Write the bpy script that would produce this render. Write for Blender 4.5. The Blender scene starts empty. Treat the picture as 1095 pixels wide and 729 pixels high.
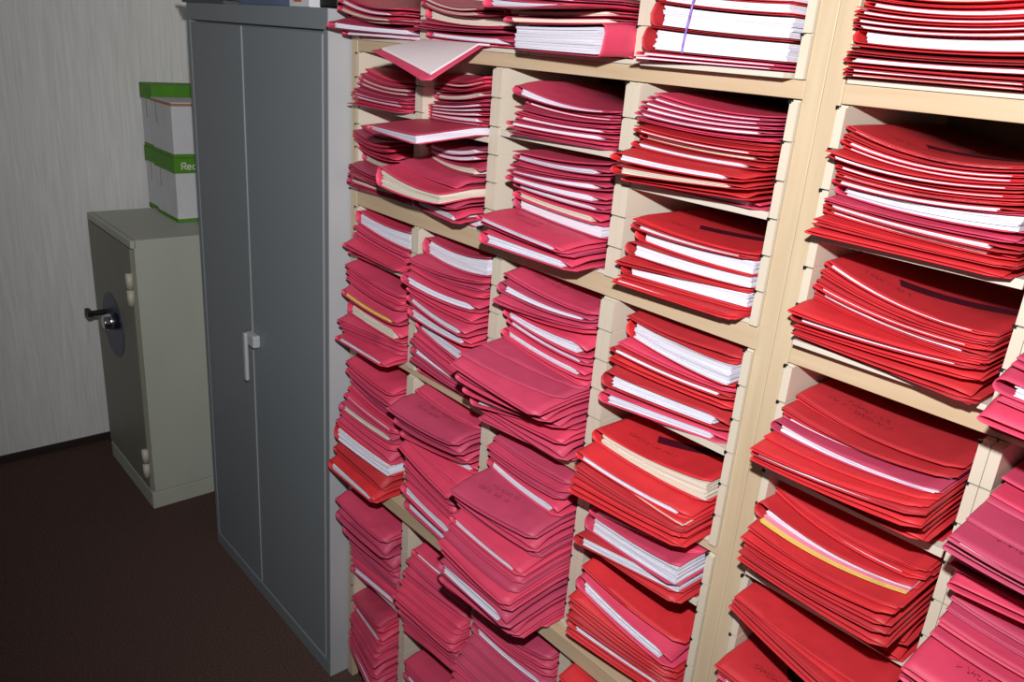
import bpy, bmesh, math, random
from mathutils import Vector, Matrix

rnd = random.Random(11)
SC = bpy.context.scene
COL = SC.collection
# ------------------------------------------------------------------ camera
F_PX = 866.37
YAW, PITCH, ROLL = 0.834033, 0.34925, 0.0785794
D = 1.0524          # camera to shelf front plane
H = 1.9009          # camera height
K = 0.926           # survey units -> metres


def axes():
    cy, sy = math.cos(YAW), math.sin(YAW)
    R = Vector((cy, sy, 0)); Fw = Vector((-sy, cy, 0)); U = Vector((0, 0, 1))
    cp, sp = math.cos(PITCH), math.sin(PITCH)
    F2 = cp * Fw - sp * U; U2 = sp * Fw + cp * U
    cr, sr = math.cos(ROLL), math.sin(ROLL)
    return cr * R + sr * U2, -sr * R + cr * U2, F2


AR, AU, AF = axes()
CAM = Vector((0, -D, H))


def ray(px, py):
    return AF + AR * ((px - 547.5) / F_PX) - AU * ((py - 364.5) / F_PX)


def on_x(px, py, x):
    d = ray(px, py); p = CAM + d * (x / d.x)
    return p.y, p.z


def on_y(px, py, y=0.0):
    d = ray(px, py); p = CAM + d * ((y + D) / d.y)
    return p


def on_z(px, py, z):
    d = ray(px, py); return CAM + d * ((z - H) / d.z)


def X(x): return x * K
def Z(z): return H + (z - H) * K


cam = bpy.data.cameras.new('camera')
co = bpy.data.objects.new('camera', cam); COL.objects.link(co)
cam.sensor_width = 36; cam.lens = F_PX / 1095 * 36; cam.clip_start = 0.02
M = Matrix((AR, AU, -AF)).transposed().to_4x4(); M.translation = CAM
co.matrix_world = M
SC.camera = co

# ------------------------------------------------------------------ materials
MATS = {}


def mat(name, col, rough=0.6, metal=0.0, noise=None, bump=None, spec=0.4, coord='Object'):
    """noise=(scale xyz, amount, col2)"""
    m = bpy.data.materials.new(name); m.use_nodes = True
    nt = m.node_tree; b = nt.nodes['Principled BSDF']
    b.inputs['Base Color'].default_value = (*col, 1)
    b.inputs['Roughness'].default_value = rough
    b.inputs['Metallic'].default_value = metal
    b.inputs['Specular IOR Level'].default_value = spec
    if noise or bump:
        tc = nt.nodes.new('ShaderNodeTexCoord'); mp = nt.nodes.new('ShaderNodeMapping')
        nt.links.new(tc.outputs[coord], mp.inputs['Vector'])
        nz = nt.nodes.new('ShaderNodeTexNoise'); nz.inputs['Detail'].default_value = 5
        mp.inputs['Scale'].default_value = noise[0]; nz.inputs['Scale'].default_value = 1
        nt.links.new(mp.outputs[0], nz.inputs['Vector'])
        rp = nt.nodes.new('ShaderNodeValToRGB')
        rp.color_ramp.elements[0].position = 0.3; rp.color_ramp.elements[1].position = 0.7
        rp.color_ramp.elements[0].color = (*noise[1], 1); rp.color_ramp.elements[1].color = (*col, 1)
        nt.links.new(nz.outputs['Fac'], rp.inputs['Fac'])
        nt.links.new(rp.outputs['Color'], b.inputs['Base Color'])
        if bump:
            bp = nt.nodes.new('ShaderNodeBump'); bp.inputs['Strength'].default_value = bump
            bp.inputs['Distance'].default_value = 0.002
            nt.links.new(nz.outputs['Fac'], bp.inputs['Height']); nt.links.new(bp.outputs[0], b.inputs['Normal'])
    MATS[name] = m
    return m


def s(r, g, b):
    f = lambda c: (c / 255 / 12.92) if c / 255 <= 0.04045 else ((c / 255 + 0.055) / 1.055) ** 2.4
    return (f(r), f(g), f(b))


for i in range(3):
    v = (1, .93, 1.06)[i]
    c = s(203 * v, 49, 57); mat('red_card_%d' % i, c, 0.55, noise=((30, 30, 30), tuple(x * .86 for x in c)))
    c = s(207 * v, 70, 103); mat('pink_card_%d' % i, c, 0.55, noise=((30, 30, 30), tuple(x * .88 for x in c)))
mat('paper_white', s(240, 240, 250), 0.8, noise=((3, 3, 420), s(205, 205, 222)))
mat('paper_plain', s(232, 222, 228), 0.8)
mat('paper_cream', s(236, 228, 214), 0.8, noise=((3, 3, 420), s(205, 194, 178)))
mat('paper_yellow', s(240, 214, 110), 0.8, noise=((3, 3, 420), s(222, 196, 100)))
mat('paper_rose', s(236, 150, 175), 0.8, noise=((3, 3, 420), s(222, 135, 160)))
mat('ink', s(70, 20, 40), 0.6)
mat('dark_bar', s(72, 14, 32), 0.5)
mat('wood', s(203, 183, 154), 0.45, noise=((4, 60, 60), s(192, 169, 137)), coord='Object')
mat('wood_upright', s(203, 185, 156), 0.45, noise=((70, 60, 3.5), s(192, 171, 140)))
mat('plastic', s(212, 203, 186), 0.4, noise=((8, 8, 8), s(207, 198, 180)))
mat('tray_plastic', s(214, 207, 194), 0.4, noise=((8, 8, 8), s(208, 201, 187)))
mat('back_board', s(150, 120, 90), 0.7, noise=((10, 10, 10), s(140, 110, 80)))
mat('black', s(18, 18, 18), 0.5)
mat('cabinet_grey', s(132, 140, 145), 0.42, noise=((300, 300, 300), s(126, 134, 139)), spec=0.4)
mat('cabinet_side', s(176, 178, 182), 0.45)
mat('cabinet_lip', s(150, 152, 154), 0.45)
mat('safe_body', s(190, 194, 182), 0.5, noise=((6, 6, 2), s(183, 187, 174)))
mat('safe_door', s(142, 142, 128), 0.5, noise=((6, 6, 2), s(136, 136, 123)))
mat('hinge', s(205, 200, 185), 0.4)
mat('chrome', s(200, 205, 210), 0.15, metal=1.0)
mat('dial_blue', s(62, 72, 92), 0.4)
mat('handle_grey', s(178, 182, 186), 0.35)
mat('green_card', s(86, 150, 32), 0.6, noise=((20, 20, 20), s(80, 142, 30)))
mat('white_card', s(222, 222, 226), 0.6, noise=((20, 20, 20), s(212, 212, 218)))
mat('brown_card', s(175, 130, 90), 0.7)
mat('white_print', s(235, 240, 230), 0.6)
mat('grey_blue', s(100, 118, 145), 0.5, noise=((9, 9, 9), s(90, 108, 135)))
mat('dark_grey', s(85, 88, 92), 0.5)
mat('orange', s(190, 100, 50), 0.5)
mat('purple', s(150, 120, 205), 0.5)
mat('carpet', s(104, 82, 76), 0.95, noise=((160, 160, 160), s(74, 58, 54)), bump=0.8, spec=0.05)
mat('wallpaper', s(244, 244, 244), 0.8, noise=((110, 110, 5), s(226, 226, 226)), bump=0.15, spec=0.15)
mat('wall_paint', s(215, 210, 203), 0.8)
mat('skirting', s(50, 38, 36), 0.6)

# ------------------------------------------------------------------ helpers


def link(name, bm, m, parent=None, smooth=False, loc=None):
    me = bpy.data.meshes.new(name)
    bmesh.ops.recalc_face_normals(bm, faces=bm.faces)
    bm.to_mesh(me); bm.free()
    me.materials.append(MATS[m] if isinstance(m, str) else m)
    if smooth:
        for p in me.polygons: p.use_smooth = True
    o = bpy.data.objects.new(name, me); COL.objects.link(o)
    if parent: o.parent = parent
    if loc: o.location = loc
    return o


def thing(name, loc, label, cat, group=None):
    o = bpy.data.objects.new(name, None); COL.objects.link(o); o.location = loc
    o.empty_display_size = 0.05
    o['label'] = label; o['category'] = cat
    if group: o['group'] = group
    return o


def tag(o, label, cat, group=None):
    o['label'] = label; o['category'] = cat
    if group: o['group'] = group
    return o


def box(bm, x0, x1, y0, y1, z0, z1, bev=0.0):
    vs = [bm.verts.new(c) for c in ((x0, y0, z0), (x1, y0, z0), (x1, y1, z0), (x0, y1, z0),
                                    (x0, y0, z1), (x1, y0, z1), (x1, y1, z1), (x0, y1, z1))]
    fs = [bm.faces.new([vs[i] for i in f]) for f in ((0, 3, 2, 1), (4, 5, 6, 7), (0, 1, 5, 4), (1, 2, 6, 5), (2, 3, 7, 6), (3, 0, 4, 7))]
    if bev:
        es = list({e for f in fs for e in f.edges})
        bmesh.ops.bevel(bm, geom=es, offset=bev, segments=2, affect='EDGES', profile=0.5)
    return fs


def cyl(bm, p0, p1, r0, r1=None, n=20):
    p0 = Vector(p0); p1 = Vector(p1); r1 = r0 if r1 is None else r1
    ax = (p1 - p0); L = ax.length; q = ax.to_track_quat('Z', 'Y').to_matrix().to_4x4(); q.translation = (p0 + p1) / 2
    bmesh.ops.create_cone(bm, cap_ends=True, segments=n, radius1=r0, radius2=r1, depth=L, matrix=q)


def boxobj(name, parent, m, *a, bev=0.0):
    bm = bmesh.new(); box(bm, *a, bev=bev); return link(name, bm, m, parent)


def structure(name, m, *a):
    o = boxobj(name, None, m, *a); o['kind'] = 'structure'; return o


# ------------------------------------------------------------------ room
WX = -3.804; BY = 0.40
structure('floor', 'carpet', WX - .1, 1.6, -3.2, BY + .1, -0.05, 0)
structure('wall_left', 'wallpaper', WX - .1, WX, -3.2, BY + .1, 0, 2.75)
structure('wall_back', 'wall_paint', WX, 1.6, BY, BY + .1, 0, 2.75)
structure('ceiling', 'wall_paint', WX - .1, 1.6, -3.2, BY + .1, 2.75, 2.8)
structure('baseboard_left', 'skirting', WX, WX + .012, -3.2, BY, 0, 0.035)

# ------------------------------------------------------------------ cabinet
cx0, cx1, cy0, cy1, ct = -2.7105, -1.8213, -0.0574, 0.385, 1.95
cab = thing('metal_cabinet', (0, 0, 0), 'tall grey two-door metal cabinet standing beside the shelves of red folders', 'cabinet')
bm = bmesh.new()
box(bm, cx0, cx1, cy0 + .022, cy1, 0.0, ct, .002)
box(bm, cx0, cx1, cy0, cy0 + .03, ct - .048, ct, .002)
box(bm, cx0, cx1, cy0, cy0 + .03, 0, .05, .002)
box(bm, cx0, cx0 + .018, cy0, cy0 + .03, .05, ct - .048)
box(bm, cx1 - .022, cx1, cy0, cy0 + .03, .05, ct - .048, .002)
link('body', bm, 'cabinet_grey', cab)
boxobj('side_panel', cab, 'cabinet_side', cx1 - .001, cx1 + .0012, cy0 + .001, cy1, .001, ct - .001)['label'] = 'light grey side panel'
mid = (on_y(263, 200, cy0).x + on_y(275, 500, cy0).x) / 2
for a, b_ in ((cx0 + .022, mid - .003), (mid + .003, cx1 - .027)):
    dr = boxobj('door', cab, 'cabinet_grey', a, b_, cy0 + .002, cy0 + .022, .056, ct - .054, bev=.003)
    if a > mid:
        bm = bmesh.new()
        p = on_y(266, 358, cy0 - .02); q = on_y(263, 404, cy0 - .02)
        box(bm, mid + .0, mid + .058, cy0 - .022, cy0 + .002, p.z - .035, p.z + .004, .004)
        box(bm, mid - .004, mid + .014, cy0 - .03, cy0 - .018, q.z, p.z + .002, .004)
        hh = link('handle', bm, 'handle_grey', dr); hh['label'] = 'light grey lever handle'
        boxobj('edge_strip', dr, 'cabinet_lip', mid + .0032, mid + .0075, cy0 - .0015, cy0 + .004, .06, ct - .06)
        boxobj('edge_strip', dr, 'cabinet_lip', cx1 - .0295, cx1 - .0265, cy0 - .0015, cy0 + .004, .06, ct - .06)

# things on the cabinet top
def topx(px): return on_y(px, 9, cy0 + .02).x
bm = bmesh.new()
for i in range(4):
    o_ = rnd.uniform(-.01, .01)
    box(bm, topx(200) + o_, topx(245) + o_, cy0 + .005 - .006 * i, cy0 + .28, ct + .011 * i + .0005, ct + .011 * (i + 1) - .0012, .001)
st = thing('document_stack', (0, 0, 0), 'low stack of flat dark grey binders on the left of the cabinet top', 'binders')
link('binders', bm, 'dark_grey', st)
ab = thing('archive_box', (0, 0, 0), 'blue-grey flat box lying on top of the grey cabinet', 'box')
boxobj('body', ab, 'grey_blue', topx(252), topx(309), cy0 + .03, cy0 + .28, ct + .0005, ct + .09, bev=.003)
boxobj('lid', ab, 'grey_blue', topx(252) - .004, topx(309) + .004, cy0 + .026, cy0 + .284, ct + .09, ct + .12, bev=.003)
pb = thing('picture_box', (0, 0, 0), 'small white box with an orange patch on the cabinet top', 'box')
boxobj('body', pb, 'white_card', topx(312.5), topx(334), cy0 + .012, cy0 + .2, ct + .0005, ct + .1, bev=.002)
boxobj('front_patch', pb, 'orange', topx(318), topx(326), cy0 + .0105, cy0 + .013, ct + .012, ct + .06)
kb = thing('black_case', (0, 0, 0), 'black case on the right end of the cabinet top', 'case')
boxobj('body', kb, 'black', topx(337), cx1 - .012, cy0 + .03, cy0 + .28, ct + .0005, ct + .12, bev=.006)
boxobj('lid', kb, 'black', topx(337) - .003, cx1 - .009, cy0 + .027, cy0 + .283, ct + .12, ct + .15, bev=.006)

# ------------------------------------------------------------------ safe
sx0, sx1, sy0, sy1, sz = -3.624, -3.072, -0.1794, 0.37, 1.128
sf = thing('steel_safe', (0, 0, 0), 'beige-grey steel safe standing on the dark carpet in the corner', 'safe')
bm = bmesh.new()
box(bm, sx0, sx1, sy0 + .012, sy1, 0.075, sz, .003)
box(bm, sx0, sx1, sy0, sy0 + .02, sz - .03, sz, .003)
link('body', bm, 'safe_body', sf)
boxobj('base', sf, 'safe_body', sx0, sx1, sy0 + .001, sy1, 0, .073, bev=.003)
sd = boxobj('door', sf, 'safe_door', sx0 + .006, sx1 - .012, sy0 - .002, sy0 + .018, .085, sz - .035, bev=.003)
for zc in (on_y(134, 303, sy0).z, on_y(153, 488, sy0).z):
    bm = bmesh.new(); xh = sx1 - .02
    cyl(bm, (xh, sy0 - .008, zc - .062), (xh, sy0 - .008, zc - .003), .013)
    cyl(bm, (xh, sy0 - .008, zc + .003), (xh, sy0 - .008, zc + .062), .013)
    link('hinge', bm, 'hinge', sf, True)
pc = on_y(122, 347, sy0)
bm = bmesh.new(); cyl(bm, (pc.x, sy0 - .0045, pc.z), (pc.x, sy0 - .001, pc.z), .135, n=48)
lp = link('lock_plate', bm, 'dial_blue', sd); lp['label'] = 'round blue-grey plate'
kc = on_y(117.5, 344, sy0 - .03)
bm = bmesh.new(); cyl(bm, (kc.x, sy0 - .05, kc.z), (kc.x, sy0 - .004, kc.z), .03, .036, n=32)
cyl(bm, (kc.x, sy0 - .056, kc.z), (kc.x, sy0 - .05, kc.z), .024, .03, n=32)
link('dial', bm, 'chrome', sd, True)
hc = on_y(106, 334, sy0 - .03)
bm = bmesh.new()
cyl(bm, (hc.x, sy0 - .06, hc.z), (hc.x, sy0 - .003, hc.z), .011)
box(bm, hc.x - .045, hc.x + .012, sy0 - .075, sy0 - .055, hc.z - .013, hc.z + .013, .005)
lv = link('lever', bm, 'black', sd)

# paper boxes on the safe
pa = on_z(156.3, 219, sz); pb_ = on_z(170.5, 226, sz); pd = on_z(189.7, 238.5, sz)
fy = (pa.y + pd.y) / 2
xs = [(pa.x, pb_.x - .004), (pb_.x + .002, pd.x)]
hbox = on_y(152.6, 154.5, fy + .012).z - sz
names = {(0, 0): 'bottom carton of the left stack on the safe, white with a green lid',
         (0, 1): 'top carton of the left stack on the safe, white with a green lid',
         (1, 0): 'bottom carton of the right stack on the safe, green band lettered Rec',
         (1, 1): 'top carton of the right stack on the safe, lidless with brown rim'}
LET = {'R': [[(0, 0), (0, 1), (.55, 1), (.65, .75), (.55, .52), (0, .5)], [(.3, .5), (.65, 0)]],
       'e': [[(0, .35), (.55, .35), (.5, .6), (.28, .68), (.05, .55), (0, .3), (.1, .05), (.35, 0), (.55, .1)]],
       'c': [[(.5, .58), (.28, .68), (.05, .55), (0, .3), (.1, .05), (.35, 0), (.52, .1)]]}
for c in (0, 1):
    x0, x1 = xs[c]
    for l in (0, 1):
        z0 = sz + l * (hbox + .001) + .0005; z1 = z0 + hbox
        bx = thing('paper_carton', (0, 0, 0), names[(c, l)], 'box', 'paper cartons on the safe')
        y0 = fy + (.012 if c == 0 else 0); y1 = y0 + .3
        boxobj('carton', bx, 'white_card', x0 + .004, x1 - .004, y0 + .004, y1 - .004, z0 + .014, z1 - .06)
        boxobj('base_band', bx, 'green_card', x0 + .003, x1 - .003, y0 + .003, y1 - .003, z0, z0 + .014)
        if (c, l) == (1, 1):
            boxobj('rim', bx, 'brown_card', x0 + .003, x1 - .003, y0 + .003, y1 - .003, z1 - .06, z1 - .05)
            boxobj('top_flap', bx, 'white_card', x0 + .005, x1 - .005, y0 + .005, y1 - .005, z1 - .05, z1 - .046)
        else:
            ld = boxobj('lid', bx, 'green_card', x0, x1, y0, y1, z1 - .06, z1, bev=.001)
        boxobj('flap_seam', bx, 'dark_grey', x0 + .06, x0 + .063, y0 + .0032, y0 + .005, z1 - .14, z1 - .06)
        if (c, l) == (1, 0):
            bm = bmesh.new(); yy = y0 + .03; hh_ = .026
            for ch in 'Rec':
                for st_ in LET[ch]:
                    for (a0, b0), (a1, b1) in zip(st_, st_[1:]):
                        cyl(bm, (x1 + .0008, yy + a0 * hh_, z1 - .045 + b0 * hh_), (x1 + .0008, yy + a1 * hh_, z1 - .045 + b1 * hh_), .0024, n=6)
                yy += hh_ * .82
            link('lettering', bm, 'white_print', ld)

# ------------------------------------------------------------------ shelving
ZA0, ZA1 = Z(1.857), Z(1.884)
ZB0, ZB1 = Z(1.462), Z(1.502)
ZC0, ZC1 = 0.736, 0.774
ZM0, ZM1 = 1.127, 1.1435
SB = 0.36   # back of shelves


def unit(xl, xr, label, boards):
    u = thing('shelving_unit', (0, 0, 0), label, 'shelves')
    t = X(.030)
    for a in (xl, xr - t):
        boxobj('side_panel', u, 'wood_upright', a, a + t, 0, SB, .0, 2.3, bev=.0012)
    for z0, z1 in boards:
        boxobj('shelf_board', u, 'wood', xl + t, xr - t, -.03 if z0 == ZC0 else .001, SB - .012, z0, z1, bev=.0012)
    boxobj('back_panel', u, 'back_board', xl + t, xr - t, SB - .01, SB, .08, 2.28)
    boxobj('plinth', u, 'black', xl + t, xr - t, .02, .04, 0, .1)
    return u


XP0, XQ0 = X(-.661), X(-.6305)
unit(X(-1.956), X(-.631), 'pale wooden shelving unit of pink and red folders next to the cabinet',
     [(2.26, 2.3), (ZA0, ZA1), (ZB0, ZB1), (ZM0, ZM1), (ZC0, ZC1), (.1, .13)])
unit(X(-.6305), X(.72), 'pale wooden shelving unit at the right, its folders mostly bright red',
     [(2.26, 2.3), (ZA0, ZA1), (ZB0, ZB1), (ZM0, ZM1), (ZC0, ZC1), (.1, .13)])

# plastic dividers ----------------------------------------------------------
MOD = 0.0549
SEC = [('above the top board', ZA1, 2.24, 0), ('between first and second boards', ZB1, ZA0, 1),
       ('between second and third boards', ZM1, ZB0, 2), ('between third and fourth boards', ZC1, ZM0, 2), ('below the fourth board', .131, ZC0, 3)]


def divider(xc, w, z0, z1, label, sides=2, yf=-.006):
    label = label.replace('cream plastic divider', 'cream divider')
    d_ = thing('tray_divider', (0, 0, 0), label, 'divider', 'plastic tray dividers')
    n = max(1, round((z1 - z0) / MOD)); h = (z1 - z0 - .003) / n
    for i in range(n):
        bm = bmesh.new(); a = z0 + .001 + i * h; b_ = a + h
        halves = ((xc, xc + w),) if sides == 1 else ((xc, xc + w / 2 - .0004), (xc + w / 2 + .0004, xc + w))
        for p, q in halves:
            fs = box(bm, p, q, yf, .27, a, b_ - .0022)
            f = [fs[3], fs[5]]
            bmesh.ops.inset_individual(bm, faces=f, thickness=.007, depth=-.0022)
            box(bm, p + .001, q - .001, 0.001, .26, b_ - .0024, b_ + .0004)
        nb = bmesh.new(); box(nb, xc - .0022, xc + .0025, yf - .0012, yf + .004, b_ - .0045, b_ - .0003)  # black box painted in for the shadow in the notch gap
        bo = link('divider_block', bm, 'plastic', d_)
        link('notch_shade', nb, 'black', bo)


LINES = [  # survey x (left edge), width, name
    ([-1.922, -1.922, -1.922, -1.922], .014, 'along the side panel next to the cabinet', 1),
    ([-1.64, -1.65, -1.648, -1.648], .030, 'right of the column nearest the cabinet', 2),
    ([-1.30, -1.37, -1.33, -1.32], .030, 'right of the second column from the cabinet', 2),
    ([-.99, -1.0, -1.0, -1.0], .034, 'right of the third column from the cabinet', 2),
    ([-.676, -.676, -.676, -.676], .014, 'along the left face of the wooden post', 1),
    ([None, -.600, -.600, -.600], .013, 'along the right face of the wooden post', 1),
    ([None, -.302, -.302, -.302], .0295, 'right of the column beside the post', 2)]
for xs_, w, nm, sd_ in LINES:
    for sn, z0, z1, si in SEC:
        if xs_[si] is None: continue
        divider(X(xs_[si]), X(w), z0, z1, 'cream plastic divider ' + nm + ', ' + sn, sd_, -.018 if w == .0295 else -.006)

# trays ---------------------------------------------------------------------
CX = {  # interior per column, section
    1: [(-1.905, -1.645), (-1.905, -1.653), (-1.905, -1.651), (-1.905, -1.651)],
    2: [(-1.606, -1.303), (-1.617, -1.373), (-1.615, -1.333), (-1.615, -1.323)],
    3: [(-1.267, -.993), (-1.337, -1.003), (-1.297, -1.003), (-1.287, -1.003)],
    4: [(-.953, -.679), (-.963, -.679), (-.963, -.679), (-.963, -.679)],
    5: [(-.597, -.27), (-.585, -.303), (-.585, -.303), (-.585, -.303)],
    6: [(-.26, .05), (-.272, .03), (-.272, .03), (-.272, .03)]}
CN = {1: 'column nearest the cabinet', 2: 'second column', 3: 'third column', 4: 'column left of post', 5: 'column right of post', 6: 'rightmost column'}


def tray(c, si, z, where, lip=.011, yf=-.004):
    if c >= 5: yf = -.026
    a, b_ = CX[c][si]; a = X(a) + .0006; b_ = X(b_) - .0006
    bm = bmesh.new()
    box(bm, a, b_, yf + .004, .27, z - .003, z)
    box(bm, a, b_, yf, yf + .004, z - lip, z + .0005, .0006)
    o = link('letter_tray', bm, 'tray_plastic')
    tag(o, 'cream plastic tray %s, %s' % (where, CN[c]), 'tray', 'plastic trays')


TRAYS = {(1, 1): [1.729], (2, 1): [1.712], (3, 1): [1.732], (4, 1): [1.686], (5, 1): [1.678], (1, 2): [1.331],
         (4, 2): [1.272, .955], (5, 2): [1.290, 1.024, .84], (6, 2): [1.274], (1, 3): [.297], (2, 3): [.297], (3, 3): [.297], (4, 3): [.42]}
ORD = ['first', 'second', 'third', 'fourth', 'fifth']
SN = ['above the top board', 'under the top board', 'under the second board', 'under the fourth board']
for (c, si), zs in TRAYS.items():
    for i, z in enumerate(zs):
        tray(c, si, Z(z), (ORD[i] + ' ' if len(zs) > 1 else '') + SN[si])
for c in range(1, 7):
    for bi, zz in ((0, ZA1), (1, ZB1), (2, ZM1), (3, ZC1)):
        si = (0, 1, 2, 2)[bi]; a, b_ = CX[c][si]; o = None
        lip_y = -.03 if (c, bi) == (4, 0) else -.026 if c == 5 and bi in (1, 2) else -.002
        bm = bmesh.new(); box(bm, X(a) + .0006, X(b_) - .0006, lip_y, .27, zz + .0006, zz + .008, .0008)
        o = link('letter_tray', bm, 'tray_plastic')
        tag(o, 'cream plastic tray lying flat on the %s board, %s' % (['top', 'second', 'third', 'fourth'][bi], CN[c]), 'tray', 'plastic trays')

# ------------------------------------------------------------------ folders
WORD = {'w': 'paper_white', 'c': 'paper_cream', 'y': 'paper_yellow', 'k': 'paper_rose'}
PN = {'w': 'white', 'c': 'cream', 'y': 'yellow', 'k': 'rose'}
NUM = ['top', 'second', 'third', 'fourth', 'fifth', 'sixth', 'seventh', 'eighth', 'ninth', 'tenth', 'eleventh', 'twelfth', 'thirteenth',
       'fourteenth', 'fifteenth', 'sixteenth', 'seventeenth', 'eighteenth', 'nineteenth', 'twentieth', 'twenty-first', 'twenty-second', 'twenty-third', 'twenty-fourth'] + ['twenty-' + q for q in ('fifth', 'sixth', 'seventh', 'eighth', 'ninth')] + ['thirtieth'] + ['thirty-' + q for q in ('first', 'second', 'third', 'fourth', 'fifth', 'sixth')]
lerp = lambda a, b, t: a + (b - a) * t
YE = .03      # sheets start to sag beyond the tray lip
NFOLD = 0
DBG = 0


class Surf:
    """the lie of one sheet: z over (t across, y depth)"""
    def __init__(s_, zl, zr, dl, dr, sag): s_.a = (zl, zr, dl, dr, sag)
    def z(s_, t, y):
        zl, zr, dl, dr, sag = s_.a
        return lerp(zl, zr, t) - sag * 4 * t * (1 - t) - lerp(dl, dr, t) * max(0., -YE - y)


def folder(xl, xr, lo, hi, yl, yr, depth, tok, label, group, extras=()):
    global NFOLD; NFOLD += 1
    red = tok[0] == 'r'
    paps = [c for c in tok[1:] if c in 'wcyk']
    pap = paps[0] if paps else None
    flip = '<' in tok
    openf = 'o' in tok
    cover_m = ('red_card_%d' if red else 'pink_card_%d') % rnd.randrange(3)
    ox = (xl + xr) / 2; oy = (yl + yr) / 2; oz = lo.z(.5, oy)
    org = Vector((ox, oy, oz))
    root = thing('file_folder', org, label, 'folder', group)
    thick = lambda t, y: max(.0012, hi.z(t, y) - lo.z(t, y))
    N = 12; W = xr - xl
    TM = (thick(.15, yl) + thick(.85, yr)) / 2
    full = '4' in tok or openf
    def ysamp(yf):
        if yf < -.06: return [yf + (-YE - yf) * f for f in (0, .12, .3, .5, .75, 1.0)] + [yf + depth]
        if yf < -YE: return [yf + (-YE - yf) * f for f in (0, .5, 1.0)] + [-YE + .01, -YE + .025, -YE + .05, yf + depth]
        return [yf + f for f in (0, .01, .022, .036, .05, .09)] + [yf + depth]
    rc = .011
    yb_off = rnd.uniform(.001, .005) if pap else rnd.uniform(0, .003)
    wav = [rnd.uniform(-.0015, .0015) for _ in range(4)]

    def yfront(t, bottom):
        y = lerp(yl, yr, t) + wav[0] * math.sin(5 * t + wav[1] * 2000) - (yb_off if bottom else 0)
        tt = (1 - t) if not flip else t
        e = tt * W
        if e < rc: y += rc - math.sqrt(max(0, rc * rc - (rc - e) ** 2))
        return y

    def wtop(y, yf):
        if pap:
            if full: return 1.0
            f = min(1, max(0, (y - yf) / .05)); p0 = .36 if '1' in tok else (.74 if TM < .013 else .6)
            return p0 + (1 - p0) * f * f * (3 - 2 * f)
        f = min(1, max(0, (y - yf) / .035)); f = f * f * (3 - 2 * f)
        return .38 + .62 * f
    # profile
    def wend(t):    # the open end lies closed
        if full: return 1.0
        e = (1 - t if not flip else t) * W
        f = min(1, max(0, e / .04)); return .5 + .5 * f * f * (3 - 2 * f)
    r0 = min(.011, thick(0 if not flip else 1, yl) / 2)
    ts = [1 - i / N for i in range(N)]           # from open end to fold
    ts += [.03, .012]
    prof = []
    for t in ts: prof.append((t, 0, 0.0))
    if openf:
        pass
    else:
        for k in range(1, 6):
            a = math.pi * k / 6
            prof.append((.004, (1 - math.cos(a)) / 2, math.sin(a)))
        tl = rnd.uniform(.97, 1.0)
        for t in reversed(ts): prof.append((t * tl, 1, 0.0))
    bm = bmesh.new(); grid = []
    for t, w, bulge in prof:
        tt = 1 - t if flip else t
        yf = yfront(tt, w < .5); row = []
        for y in ysamp(yf):
            zl_, zh_ = lo.z(tt, y) + .0011, hi.z(tt, y) - .0011
            wt = wtop(y, yf)
            z = zl_ + (zh_ - zl_) * w * wt * wend(tt)
            x = lerp(xl, xr, tt) + (-1 if not flip else 1) * bulge * r0 * .8
            row.append(bm.verts.new(Vector((x, y, z)) - org))
        grid.append(row)
    for i in range(len(grid) - 1):
        for j in range(6):
            bm.faces.new((grid[i][j], grid[i + 1][j], grid[i + 1][j + 1], grid[i][j + 1]))
    o = link('cover', bm, cover_m, root, True)
    md = o.modifiers.new('card', 'SOLIDIFY'); md.thickness = .0008; md.offset = 0
    # papers
    pm = WORD[pap] if pap else ('paper_cream' if rnd.random() < .6 else 'paper_white')
    T = (thick(.15, yl) + thick(.85, yr)) / 2
    nl = max(1, min(9, int(T / .0028))) if pap else 1
    if len(paps) > 1: nl = 9
    bms = {}
    wl, wh = ((.06, .9) if full else (.07, .28) if '1' in tok else (.07, .66 if T < .013 else .52)) if pap else (.2, .36)
    if openf: wl, wh = .2, .9
    pnx = 13; pys = range(7)
    for k in range(nl):
        pk = (WORD[paps[min(len(paps) - 1, int((nl - 1 - k) / nl * len(paps) * .999))]] if pap else pm)
        bm = bms.setdefault(pk, bmesh.new()) if pk not in bms else bms[pk]
        a = lerp(wl, wh, k / nl); b_ = lerp(wl, wh, (k + .94) / nl)
        dy = rnd.uniform(-.0015, .003) + (.0015 if pap else .02) - (.008 * paps.index(next(c for c in paps if WORD[c] == pk)) if len(paps) > 1 else 0)
        t0 = .02 + rnd.uniform(0, .02) + (r0 / W * .6); t1 = (.985 if full else .88) - rnd.uniform(0, .02)
        if openf: t0, t1, dy = .05, .93, .014 + .001 * k
        if '!' in tok: dy -= .006
        if flip: t0, t1 = 1 - t1, 1 - t0
        vs = []
        for w in (a, b_):
            lay = []
            for i in range(pnx):
                t = lerp(t0, t1, i / (pnx - 1)); row = []
                yf = lerp(yl, yr, t) + dy
                for y in ysamp(yf)[:6] + [yf + depth - .02]:
                    z0_ = lo.z(t, y) + .0012; z1_ = hi.z(t, y) - .0012
                    row.append(bm.verts.new(Vector((lerp(xl, xr, t), y, lerp(z0_, max(z0_ + .0006, z1_), w))) - org))
                lay.append(row)
            vs.append(lay)
        for i in range(pnx - 1):
            for j in range(len(pys) - 1):
                for q in (0, 1):
                    v = vs[q]; bm.faces.new((v[i][j], v[i + 1][j], v[i + 1][j + 1], v[i][j + 1]))
            for j in (0, len(pys) - 1):
                bm.faces.new((vs[0][i][j], vs[0][i + 1][j], vs[1][i + 1][j], vs[1][i][j]))
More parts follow.
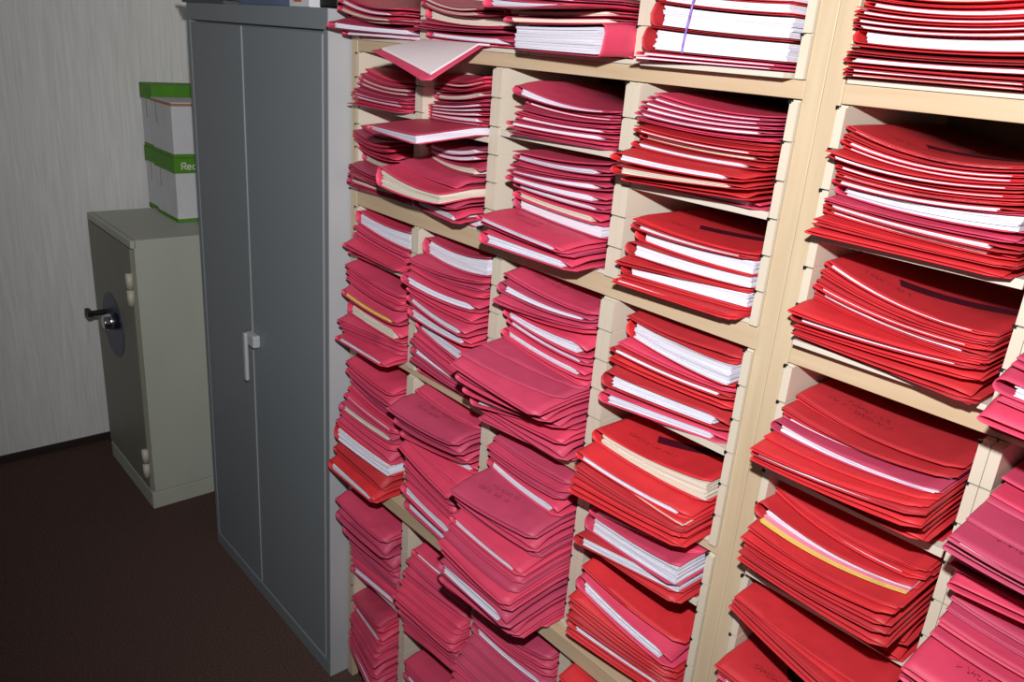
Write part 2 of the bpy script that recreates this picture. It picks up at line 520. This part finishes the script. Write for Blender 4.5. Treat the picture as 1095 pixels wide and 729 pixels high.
        for i in (0, pnx - 1):
            for j in range(len(pys) - 1):
                bm.faces.new((vs[0][i][j], vs[0][i][j + 1], vs[1][i][j + 1], vs[1][i][j]))
    for pk, bm in bms.items():
        if min(thick(.15, yl), thick(.85, yr)) > .0042: link('paper_sheets', bm, 'paper_plain' if openf else pk, root)
        else: bm.free()

    def top_pt(t, dy):
        yf = yfront(t, False); y = yf + dy
        zl_, zh_ = lo.z(t, y) + .0011, hi.z(t, y) - .0011
        return Vector((lerp(xl, xr, t), y, zl_ + (zh_ - zl_) * wtop(y, yf) * wend(t) + .0011)) - org
    if '#' in tok:      # printed dark bar running back across the cover
        bm = bmesh.new(); a = [top_pt(lerp(.30, .97, i / 8), lerp(.085, .15, i / 8)) for i in range(9)]
        b_ = [top_pt(lerp(.36, .97, i / 8), lerp(.062, .118, i / 8)) for i in range(9)]
        va = [bm.verts.new(p) for p in a]; vb = [bm.verts.new(p) for p in b_]
        for i in range(8): bm.faces.new((va[i], va[i + 1], vb[i + 1], vb[i]))
        link('printed_bar', bm, 'dark_bar', root)['label'] = 'dark printed bar'
    if '*' in tok or '#' in tok:      # handwriting
        bm = bmesh.new()
        for ln in range(2 if '*' in tok else 1):
            t = rnd.uniform(.1, .3) if '*' in tok else .16; y0 = .045 + .02 * ln
            tend = t + rnd.uniform(.25, .45)
            prev = None; ph = rnd.uniform(0, 9)
            while t < tend:
                if rnd.random() < .06:
                    t += .02; prev = None
                p = (t + .006 * math.sin(ph * 1.7), y0 + .0045 * math.sin(ph) + .0025 * math.sin(ph * 2.3))
                if prev:
                    a, b_ = prev, p; wd = .0006
                    v = [bm.verts.new(top_pt(a[0], a[1] - wd)), bm.verts.new(top_pt(b_[0] + .002, b_[1] - wd)),
                         bm.verts.new(top_pt(b_[0] + .002, b_[1] + wd)), bm.verts.new(top_pt(a[0], a[1] + wd))]
                    bm.faces.new(v)
                prev = p; ph += .8; t += .0035
        link('handwriting', bm, 'ink', root)
    return root


def pile(c, si, tray_z, where, data, rr=1.0, sag=.012, droop=.10, xl=None, xr=None, depth=.30, zmax=None, ymin=-.27):
    a, b_ = CX[c][si]
    xr = X(b_) - .004 if xr is None else X(xr)
    xl = xr - .232 if xl is None else X(xl)
    xl = max(xl, X(a) + .004)
    ox, oy, sc = 0, 0, 1.0
    E = []
    for e in data:
        if e[0] == '@': ox, oy, sc = e[1:]; continue
        L = on_x(ox + e[1] / sc, oy + e[2] / sc, xl)
        R = on_x(ox + e[3] / sc, oy + e[4] / sc, xr) if len(e) > 3 else None
        E.append([e[0], L, R])
    n = len(E); tz = tray_z
    q = [None] * n; dy = [None] * n
    bL = []
    for i, (tk, L, R) in enumerate(E):
        bl = L[1] + droop * max(0, -L[0] - YE); bL.append(bl)
        if R:
            br = R[1] + droop * max(0, -R[0] - YE)
            q[i] = min(2.2, max(.35, (br - tz) / max(.004, bl - tz))); dy[i] = R[0] - L[0]
    def fill(v, dflt):
        ks = [i for i in range(n) if v[i] is not None]
        if not ks: return [dflt] * n
        out = []
        for i in range(n):
            lo_ = [k for k in ks if k <= i]; hi_ = [k for k in ks if k >= i]
            if not lo_: out.append(v[hi_[0]])
            elif not hi_: out.append(v[lo_[-1]])
            else:
                a_, b2 = lo_[-1], hi_[0]
                out.append(v[a_] if a_ == b2 else lerp(v[a_], v[b2], (i - a_) / (b2 - a_)))
        return out
    q = fill(q, rr); dy = fill(dy, 0.)
    rows = []
    for i, (tk, L, R) in enumerate(E):
        yl_ = min(.04, max(ymin, L[0])); yr_ = min(.04, max(ymin, L[0] + dy[i]))
        rows.append([tk, bL[i], tz + (bL[i] - tz) * q[i], yl_, yr_])
    # keep an order from the bottom up
    pl = pr_ = tz + .0006
    for r in reversed(rows):
        tmin = .0035 if not any(k in r[0] for k in 'wcyk') else .0065
        r[1] = max(r[1], pl + tmin); r[2] = max(r[2], pr_ + tmin * .8); pl, pr_ = r[1], r[2]
    if zmax is not None:
        for ix in (1, 2):
            if rows[0][ix] > zmax:
                k = (zmax - tz) / (rows[0][ix] - tz)
                for r in rows: r[ix] = tz + (r[ix] - tz) * k
                p_ = tz + .0006
                for r in reversed(rows):
                    r[ix] = max(r[ix], p_ + (.0055 if any(k2 in r[0] for k2 in 'wcyk') else .004)); p_ = r[ix]
    ex = []
    for i, r in enumerate(rows):
        nx = rows[i + 1] if i + 1 < len(rows) else [None, tz, tz, r[3], r[4]]
        g = max(r[1] - nx[1], r[2] - nx[2]); paper = any(k in r[0] for k in 'wcyk')
        cap = .042 if paper else .020
        last = i + 1 == len(rows)
        m = 0 if g < cap * 1.3 else min(3 if last else 2, math.ceil((g - cap) / .041))
        if last and m: nx = [None, tz, tz, min(0., r[3] + .09), min(0., r[4] + .09)]
        ex.append(r)
        f0 = min(.6, cap / g) if m else 0
        for j in range(m):
            f = lerp(f0, 1, j / m); fy = f if not last else max(.75, f)
            ex.append([r[0][0], lerp(r[1], nx[1], f), lerp(r[2], nx[2], f), lerp(r[3], nx[3], fy) + rnd.uniform(-.004, .008), lerp(r[4], nx[4], fy) + rnd.uniform(-.004, .008)])
    rows = ex; n = len(rows)
    top = max(rows[0][1] - tz, .001)
    if DBG:
        print('PILE', c, si, where, 'xl', round(xl,3), 'xr', round(xr,3), 'tz', round(tz,3))
        for r in rows: print('   ', r[0], 'zL %.3f zR %.3f yL %.3f yR %.3f' % (r[1]-tz, r[2]-tz, r[3], r[4]))
    # droop per folder so the front lies where it was surveyed
    surf = []
    for r in rows:
        u = (r[1] - tz) / top
        surf.append(Surf(r[1], r[2], droop, droop, sag * u))
    base = Surf(tz + .0012, tz + .0012, droop, droop, 0)
    for i, r in enumerate(rows):
        hi = surf[i]; lo = surf[i + 1] if i + 1 < n else base
        tk = r[0]
        size = 'thick ' if (r[1] - (rows[i + 1][1] if i + 1 < n else tz)) > .02 else ''
        papers = next((PN[k] for k in tk[1:] if k in 'wcyk'), None)
        if 'ky' in tk: papers = 'white-and-yellow'
        pos = 'topmost' if i == 0 else ('lowest' if i == n - 1 else NUM[i] + ' from top')
        lab = '%s%s folder%s, %s, %s' % (size, 'red' if tk[0] == 'r' else 'pink', (' of %s papers' % papers) if papers else '', pos, where)
        if len(lab.split()) > 16: lab = lab.replace('thick ', '', 1)
        if len(lab.split()) > 16: lab = lab.replace(' papers', '').replace(' of ', ' of ', 1)
        folder(xl + rnd.uniform(-.002, .003), xr - rnd.uniform(0, .005), lo, hi, r[3], r[4], depth, tk, lab, 'files in the ' + CN[c])


T = .0082   # flat trays on the boards
# crops used when surveying
b11 = ('@', 350, 0, 5.475); b12 = ('@', 530, 0, 6.844); b13 = ('@', 670, 0, 5.475); b14 = ('@', 870, 0, 4.867)
b15 = ('@', 365, 60, 6.844); b16 = ('@', 365, 130, 5.207); b17 = ('@', 515, 75, 6.627); b18 = ('@', 505, 160, 5.207)
b21 = ('@', 645, 80, 4.86); b22 = ('@', 640, 215, 4.858); b23 = ('@', 355, 215, 6.441); b24 = ('@', 350, 310, 5.606)
b25 = ('@', 480, 270, 5.606); b26 = ('@', 480, 370, 5.606); b27 = ('@', 345, 400, 5.206); b28 = ('@', 345, 520, 5.206)
b31 = ('@', 360, 630, 6.083); b32 = ('@', 460, 480, 5.206); b33 = ('@', 470, 590, 5.244); b34 = ('@', 620, 320, 4.556)
b35 = ('@', 600, 430, 4.556); b36 = ('@', 590, 530, 3.661); b37 = ('@', 860, 110, 3.647); b38 = ('@', 830, 250, 3.645)
b41 = ('@', 790, 390, 3.645); b42 = ('@', 770, 500, 3.836); b43 = ('@', 750, 600, 4.38); b44 = ('@', 960, 380, 4.05); b45 = ('@', 960, 560, 4.31)

pile(1, 0, ZA1 + T, 'top board beside the cabinet', [b11, ('p', 75, -60), ('pw', 75, -35), ('pc', 65, 12, 385, 90), ('pc', 130, 62, 400, 125), ('pw', 15, 95, 540, 150), ('pw4', 95, 165, 540, 215)], droop=.05)
pile(2, 0, ZA1 + T, 'top board, second column', [b11, ('pc', 560, -40), ('pc', 560, -8, 915, 55), ('pc4', 585, 30, 1040, 95), ('p', 515, 105, 1060, 165), ('p', 520, 125), ('pw', 590, 165, 1070, 195), ('pc', 600, 215, 1080, 275)], droop=.05, xr=-1.335)
pile(3, 0, ZA1 + T, 'top board, third column', [b12, ('pw', 20, -150), ('pw', -60, -70, 540, 40), ('pc', 70, 60, 960, 60), ('pc', 70, 105, 960, 120), ('pw<4', 130, 165, 790, 165)], droop=.05, sag=.004)
pile(4, 0, ZA1 + T, 'top board left of post', [b13, ('rw4', 200, -130, 1000, -50), ('rw4', 190, -60, 1000, 15), ('rw4', 185, 5, 1000, 85), ('rw4', 130, 150, 985, 240), ('pw', 65, 290, 985, 385), ('pw', 20, 345, 970, 440)], droop=.0, sag=.004)
pile(5, 0, ZA1 + T, 'top board right of post', [b14, ('r', 290, -90), ('rc', 290, -60), ('r', 280, -35), ('rw', 275, -5), ('r', 160, 22), ('rw', 150, 40), ('r', 160, 72), ('rw', 165, 90), ('rw', 215, 115), ('rw4', 240, 150), ('r', 155, 215), ('r', 160, 235), ('rw', 70, 270), ('r', 130, 320), ('rw', 95, 345), ('rc', 95, 370)], rr=1.03, droop=.0, xl=-.592, xr=-.33, ymin=-.02)

pile(1, 1, Z(1.729), 'upper pile under top board beside cabinet', [b15, ('p', 180, 75), ('p', 145, 100), ('pc', 135, 140), ('pc', 130, 175), ('p', 90, 205), ('pw', 80, 250), ('pw', 95, 272), ('p', 100, 305), ('p', 45, 335)], rr=.85, droop=.03, zmax=ZA0 - .006)
pile(1, 1, ZB1 + T, 'lower pile under top board beside cabinet', [b16, ('p', 115, 10), ('p', 115, 28), ('p', 70, 35), ('p', 68, 55), ('p', 75, 75), ('p', 100, 100), ('pc', 125, 150, 330, 225), ('p', 50, 215, 230, 290), ('pc', 45, 275), ('pc', 42, 295), ('p', 40, 335, 370, 420), ('pw4', 110, 380, 385, 460)], droop=.05, zmax=Z(1.72))
pile(2, 1, Z(1.712), 'upper pile under top board, second column', [b15, ('p', 700, 120, 1070, 125), ('pc', 700, 170, 1070, 155), ('p', 690, 190, 1070, 190), ('pc', 690, 250, 1065, 215), ('p', 680, 310, 1065, 290), ('pw', 650, 345, 1060, 330), ('pw', 655, 370, 1060, 365), ('pw', 650, 400, 1055, 400), ('pw', 650, 425, 1050, 440), ('pw', 650, 455, 1050, 490), b16, ('pw4', 150, 12, 420, 75)], droop=.10, zmax=ZA0 - .006)
pile(2, 1, ZB1 + T, 'lower pile under top board, second column', [b16, ('pw', 480, 100, 790, 110), ('pw', 490, 145, 790, 165), ('pc', 490, 170, 785, 205), ('pc4', 205, 245, 560, 405), ('pw', 420, 400, 650, 490), ('pw4', 455, 465, 775, 545)], droop=.10, zmax=Z(1.70))
pile(3, 1, Z(1.732), 'upper pile under top board, third column', [b17, ('pw', 255, 60, 960, 290), ('p', 320, 185), ('pw', 330, 200), ('pw', 320, 228), ('p', 240, 235), ('p', 260, 265), ('pw', 270, 310, 940, 420), ('pw', 185, 345, 940, 455), ('p', 195, 385), ('p', 215, 410, 930, 545)], droop=.0, sag=.012, zmax=ZA0 - .006)
pile(3, 1, ZB1 + T, 'lower pile under top board, third column', [b18, ('p', 225, 0, 775, 70), ('pw', 245, 10, 770, 88), ('p', 220, 50, 770, 150), ('pw', 195, 100, 760, 180), ('pw', 200, 120, 755, 235), ('pw', 240, 160, 745, 310), ('pc', 245, 205, 740, 355), ('pw4', 250, 260, 740, 430), ('pw*', 35, 350, 525, 545), ('p', 55, 385, 545, 585), ('pw', 60, 412, 570, 605), ('pc', 150, 500, 690, 670)], droop=.05, sag=.006, zmax=Z(1.724))
pile(4, 1, Z(1.686), 'upper pile under top board left of post', [b21, ('p', 275, 85, 925, 225), ('pw', 245, 100), ('pw', 205, 125), ('pw', 200, 150), ('pw', 170, 180, 910, 290), ('p', 190, 205), ('r', 225, 235), ('r', 160, 258), ('rw', 165, 270), ('rc', 210, 290, 890, 425), ('rw', 170, 330), ('rw', 60, 375, 730, 510), ('rc', 65, 440, 745, 560), ('r', 110, 510), ('pw', 210, 545, 850, 630)], droop=.0, sag=.008, zmax=ZA0 - .006)
pile(4, 1, ZB1 + T, 'lower pile under top board left of post', [b22, ('r#', 190, 75, 840, 285), ('rw', 190, 100), ('rw4', 215, 135, 835, 310), ('rw4', 155, 205, 815, 395), ('r', 105, 280, 815, 460), ('rw4', 135, 320, 805, 480), ('r', 105, 385, 780, 570), ('rw', 75, 405, 720, 610), ('r', 70, 420, 690, 640)], droop=.0, sag=.006, zmax=Z(1.678))
pile(5, 1, Z(1.678), 'upper pile under top board right of post', [b37, ('rw#', 165, 80, 890, 265), ('r', 160, 100), ('rw', 155, 130), ('rw', 155, 155), ('r', 90, 178), ('rw', 100, 190), ('r', 130, 210), ('rw', 120, 235), ('r', 135, 250), ('rw', 130, 268), ('rw', 120, 285), ('pw4', 135, 310, 855, 445), ('p', 90, 358, 850, 520), ('rw', 85, 380, 840, 560), ('rw', 85, 405), ('r', 40, 432, 830, 630), ('r', 30, 460), ('r', 10, 475, 820, 660)], droop=.0, sag=.016, zmax=ZA0 - .006, xl=-.580, xr=-.308, ymin=-.055)
pile(5, 1, ZB1 + T, 'lower pile under top board right of post', [b38, ('rw#', 195, 95, 865, 395), ('r', 185, 120), ('r', 175, 150), ('r', 165, 165), ('rw', 155, 185), ('rw', 155, 205, 800, 480), ('r', 150, 240), ('r', 150, 260), ('r', 55, 275, 730, 560), ('rw', 75, 305), ('r', 75, 335), ('r', 65, 370), ('rw', 95, 400), ('r', 90, 420, 785, 645)], droop=.0, sag=.014, zmax=Z(1.664), xl=-.580, xr=-.308, ymin=-.055)
pile(6, 1, ZB1 + T, 'pile above second board, rightmost column', [b44, ('p', 530, 0), ('p', 510, 25), ('pw', 480, 60), ('p', 440, 170), ('p', 400, 215), ('p', 450, 245)], droop=.05, xl=-.266, xr=-.01)

pile(5, 2, Z(1.290), 'pile under second board right of post', [b41, ('r*', 230, 100, 870, 420), ('rw', 235, 120), ('r', 180, 155), ('r', 180, 172), ('pw4', 178, 188, 850, 480), ('pw4', 150, 215, 800, 500), ('r*', 100, 272), ('r', 50, 305, 740, 570), ('rw', 55, 325), ('r', 55, 345, 690, 620), ('r', 90, 365, 740, 650)], droop=.03, sag=.014, zmax=ZB0 - .006, xl=-.580, xr=-.308, ymin=-.12)
pile(5, 2, ZM1 + T, 'pile on third board right of post', [b42, ('r', 240, 65, 870, 390), ('rw', 240, 88, 850, 430), ('r', 245, 112), ('rwky4', 170, 140, 822, 480), ('r', 125, 218, 735, 597), ('r', 105, 262), ('r', 105, 298, 670, 650), ('r', 80, 352, 700, 690)], droop=.03, sag=.018, zmax=Z(1.265), xl=-.580, xr=-.308, ymin=-.12)
pile(5, 2, Z(1.024), 'pile just under third board right of post', [b43, ('r', 175, 50, 885, 490), ('r', 180, 85), ('rw', 165, 130, 820, 520), ('r', 160, 142, 780, 540)], droop=.05, sag=.006, zmax=ZM0 - .006, xl=-.580, xr=-.308, ymin=-.12)
pile(5, 2, Z(.84), 'second pile under third board right of post', [b43, ('r#', 80, 470), ('r', 85, 492), ('pw', 85, 515), ('r', 80, 545), ('r', 80, 580), ('rw', 85, 620)], droop=.05, sag=.006, zmax=Z(1.0), xl=-.580, xr=-.308, ymin=-.12)
pile(6, 2, Z(1.274), 'upper pile under second board, rightmost column', [b44, ('p', 450, 540), ('pw', 480, 580), ('p', 400, 590), ('p', 370, 640), ('p', 300, 690), b45, ('pw*', 240, 45), ('p', 245, 60)], droop=.05, zmax=ZB0 - .006, xl=-.266, xr=-.01)
pile(6, 2, ZM1 + T, 'lower pile under second board, rightmost column', [b45, ('pw*', 265, 315), ('p', 240, 345), ('p', 200, 400), ('p', 185, 440), ('pw', 195, 475), ('p', 145, 520), ('pw', 190, 535), ('p*', 55, 600), ('p', 50, 650)], droop=.05, zmax=Z(1.255), xl=-.266, xr=-.01)

pile(4, 2, Z(1.272), 'pile under second board left of post', [b34, ('r', 245, 62, 800, 245), ('rw!4', 255, 85, 770, 320), ('p', 195, 185, 765, 430), ('rw', 160, 225, 760, 465), ('r', 158, 250), ('rw', 130, 305, 745, 555), ('pw', 115, 415, 730, 650)], droop=.0, sag=.008, zmax=ZB0 - .006)
pile(4, 2, ZM1 + T, 'pile on third board left of post', [b35, ('rc#4', 175, 130, 740, 395), ('rw', 85, 222, 650, 540), ('rc4', 120, 260, 615, 605), ('r', 75, 285, 605, 625), ('r', 55, 360, 600, 650), ('r', 58, 388)], droop=.05, sag=.01, zmax=Z(1.262))
pile(4, 2, Z(.955), 'pile just under third board left of post', [b36, ('pw', 155, 40, 590, 230), ('pw4', 145, 68, 510, 285), ('rw4', 100, 148, 520, 350), ('r', 110, 175, 500, 385)], droop=.05, sag=.006, zmax=ZM0 - .006)
pile(4, 2, ZC1 + T, 'pile on fourth board left of post', [b36, ('r*', 125, 255, 520, 590), ('pw', 115, 285, 490, 615), ('r', 75, 375, 490, 680), ('rw', 72, 475, 480, 760), ('r', 68, 510, 470, 790)], droop=.05, sag=.008, zmax=Z(.94))
pile(4, 3, Z(.42), 'pile under fourth board left of post', [b33, ('r', 690, 640), ('r', 690, 680), ('rw', 690, 720), ('r', 690, 760)], droop=.05, zmax=ZC0 - .006)

pile(3, 2, ZM1 + T, 'pile under second board, third column', [b25, ('p*', 340, 95, 890, 350), ('pw', 315, 140, 880, 385), ('p', 275, 240, 870, 430), ('pw', 345, 320, 850, 500), ('pw', 355, 375, 845, 640), ('pw', 335, 425, 835, 690), ('p', 325, 500, 830, 770), b26, ('p', 200, 10, 800, 300), ('p', 60, 40, 680, 350), ('p', 20, 62, 530, 392), ('pw', 150, 260, 760, 470), ('p', 200, 330, 680, 545), ('p', 190, 395, 740, 680)], droop=.10, sag=.010, zmax=ZB0 - .006)
pile(3, 2, ZC1 + T, 'pile under third board, third column', [('p', 530, 460, 612, 510), ('p', 523, 468, 606, 520), ('p', 524, 474, 603, 527), ('pw', 525, 482, 600, 535), ('p*', 482, 516, 573, 567), ('pw', 493, 529, 579, 588), ('pw', 483, 544, 560, 608), ('p', 481, 556, 558, 619), ('p*', 470, 573, 542, 642), ('pw', 472, 592, 545, 656), ('p', 476, 620, 558, 680)], droop=.14, sag=.008, zmax=ZM0 - .006)
pile(3, 3, Z(.297), 'pile under fourth board, third column', [('p', 506, 652, 590, 700), ('pw', 508, 662, 588, 728), ('p', 500, 680), ('p', 488, 700), ('p', 485, 715), ('pw', 485, 730), ('p', 485, 745), ('p', 485, 770)], droop=.10, zmax=ZC0 - .006)

pile(2, 2, ZM1 + T, 'pile under second board, second column', [b23, ('pw4', 650, 245, 1090, 395), ('p', 525, 370, 1065, 530), ('p', 540, 410, 1065, 575), ('pw', 500, 460, 1020, 680), b24, ('pw', 490, 5, 830, 220), ('pw', 495, 60, 855, 283), ('pw', 545, 140, 870, 345), ('p', 540, 225), ('p', 510, 265), ('pw', 510, 310, 900, 610), ('p', 500, 375, 885, 645)], droop=.05, sag=.012, zmax=ZB0 - .006)
pile(2, 2, ZC1 + T, 'pile under third board, second column', [b27, ('p', 530, 60, 885, 300), ('p*', 370, 160, 745, 372), ('pw', 490, 325, 870, 490), ('p', 430, 370, 720, 680), ('p', 470, 500), ('pw', 450, 575), ('pw', 465, 645), ('pw', 470, 670)], droop=.14, sag=.008, zmax=ZM0 - .006)
pile(2, 3, Z(.297), 'pile under fourth board, second column', [('pw', 443, 583), ('p', 436, 595), ('p', 430, 617), ('p*', 422, 632, 485, 685), ('p', 430, 655), ('pw', 432, 683), ('p', 430, 697), ('p', 430, 715)], droop=.10, sag=.006, zmax=ZC0 - .006)

pile(2, 3, .131, 'lowest pile under fourth board, second column', [('p', 433, 703), ('pw', 434, 714), ('p', 436, 724), ('p', 438, 738), ('p', 440, 755)], droop=.05, sag=.006, zmax=Z(.28))

pile(1, 2, Z(1.331), 'pile under second board beside cabinet', [b23, ('pw4', 175, 60, 550, 220), ('p', 150, 145, 545, 350), ('p', 155, 180), ('p', 90, 250, 470, 465), ('p', 125, 310, 510, 490)], droop=.04, sag=.008, zmax=ZB0 - .006)
pile(1, 2, ZM1 + T, 'pile on third board beside cabinet', [b23, ('p', 100, 410, 500, 640), ('p', 110, 445), ('py1', 75, 540), b24, ('pc', 130, 20, 445, 215), ('p', 65, 150, 480, 320), ('p', 95, 215), ('pw', 60, 258, 350, 430)], droop=.06, sag=.010, zmax=Z(1.32))
pile(1, 2, ZC1 + T, 'pile under third board beside cabinet', [b24, ('p', 120, 395, 390, 600), b27, ('p', 150, 45), ('pw', 125, 95, 400, 300), ('pc', 105, 130, 400, 340), ('p', 100, 195, 390, 400), ('rw!4', 75, 275, 385, 515), ('rw', 40, 440, 290, 680)], droop=.08, sag=.008, zmax=ZM0 - .006)
pile(1, 3, Z(.297), 'upper pile under fourth board beside cabinet', [b28, ('p', 75, 45, 345, 290), ('p', 150, 240), ('p', 150, 275), ('p', 165, 310), ('pw', 165, 410, 430, 640)], droop=.08, sag=.008, zmax=ZC0 - .006)
pile(1, 3, .131, 'lowest pile under fourth board beside cabinet', [b31, ('p', 105, 25), ('p', 115, 50), ('pw', 120, 75), ('p<', 80, 205, 245, 360), ('pw', 95, 340), ('pw', 90, 425)], droop=.03, sag=.004, zmax=Z(.285))

# open folder with its white sheets up, hanging over the top board
a_ = on_x(397.5, 54, X(-1.606)); t_ = on_x(455, 88, X(-1.385))
lo = Surf(ZA1 + T, ZA1 + T, max(0, (ZA1 + T - a_[1]) / (-a_[0] - YE)), (ZA1 + T - t_[1]) / (-t_[0] - YE), 0)
# it lies in the gap between the flat tray and the lowest folder, sliding out over the front
hi = Surf(ZA1 + T + .0075, ZA1 + T + .0075, lo.a[2], lo.a[3], 0)
folder(X(-1.60), X(-1.375), lo, hi, a_[0], t_[0], .155, 'pwo', 'open pink folder with white sheets on top, jutting out from the top board', 'files in the second column')

# cord round the thick bundle
bm = bmesh.new()
pts = []
for px, py in ((745, -8), (741, 3), (737, 20), (733, 35), (730, 50), (729, 57)):
    pts.append(on_y(px, py, -.036))
for p, q in zip(pts, pts[1:]): cyl(bm, p, q, .0016, n=8)
tag(link('tie_string', bm, 'purple', None, True), 'purple string tied down the front of the thick white bundle left of the post', 'string')

print('folders', NFOLD)
# ------------------------------------------------------------------ light
L = bpy.data.lights.new('camera_flash', 'SPOT')
L.energy = 125; L.spot_size = math.radians(130); L.spot_blend = 1; L.shadow_soft_size = .018
L.color = (1.0, .985, .97); L.use_nodes = True
nt = L.node_tree; fo = nt.nodes.new('ShaderNodeLightFalloff'); fo.inputs['Strength'].default_value = 1.9; fo.inputs['Smooth'].default_value = 2.0
nt.links.new(fo.outputs['Quadratic'], nt.nodes['Emission'].inputs['Strength'])
lo_ = bpy.data.objects.new('camera_flash', L); COL.objects.link(lo_)
lo_.location = CAM + AU * .2
lo_.rotation_euler = (AF + AR * .25 + AU * .12).to_track_quat('-Z', 'Y').to_euler()
w = bpy.data.worlds.new('world'); SC.world = w; w.use_nodes = True
w.node_tree.nodes['Background'].inputs[0].default_value = (.9, .95, 1, 1)
w.node_tree.nodes['Background'].inputs[1].default_value = .08
vs = SC.view_settings; vs.view_transform = 'Standard'; vs.look = 'None'; vs.gamma = 1; vs.use_curve_mapping = False; vs.exposure = 0
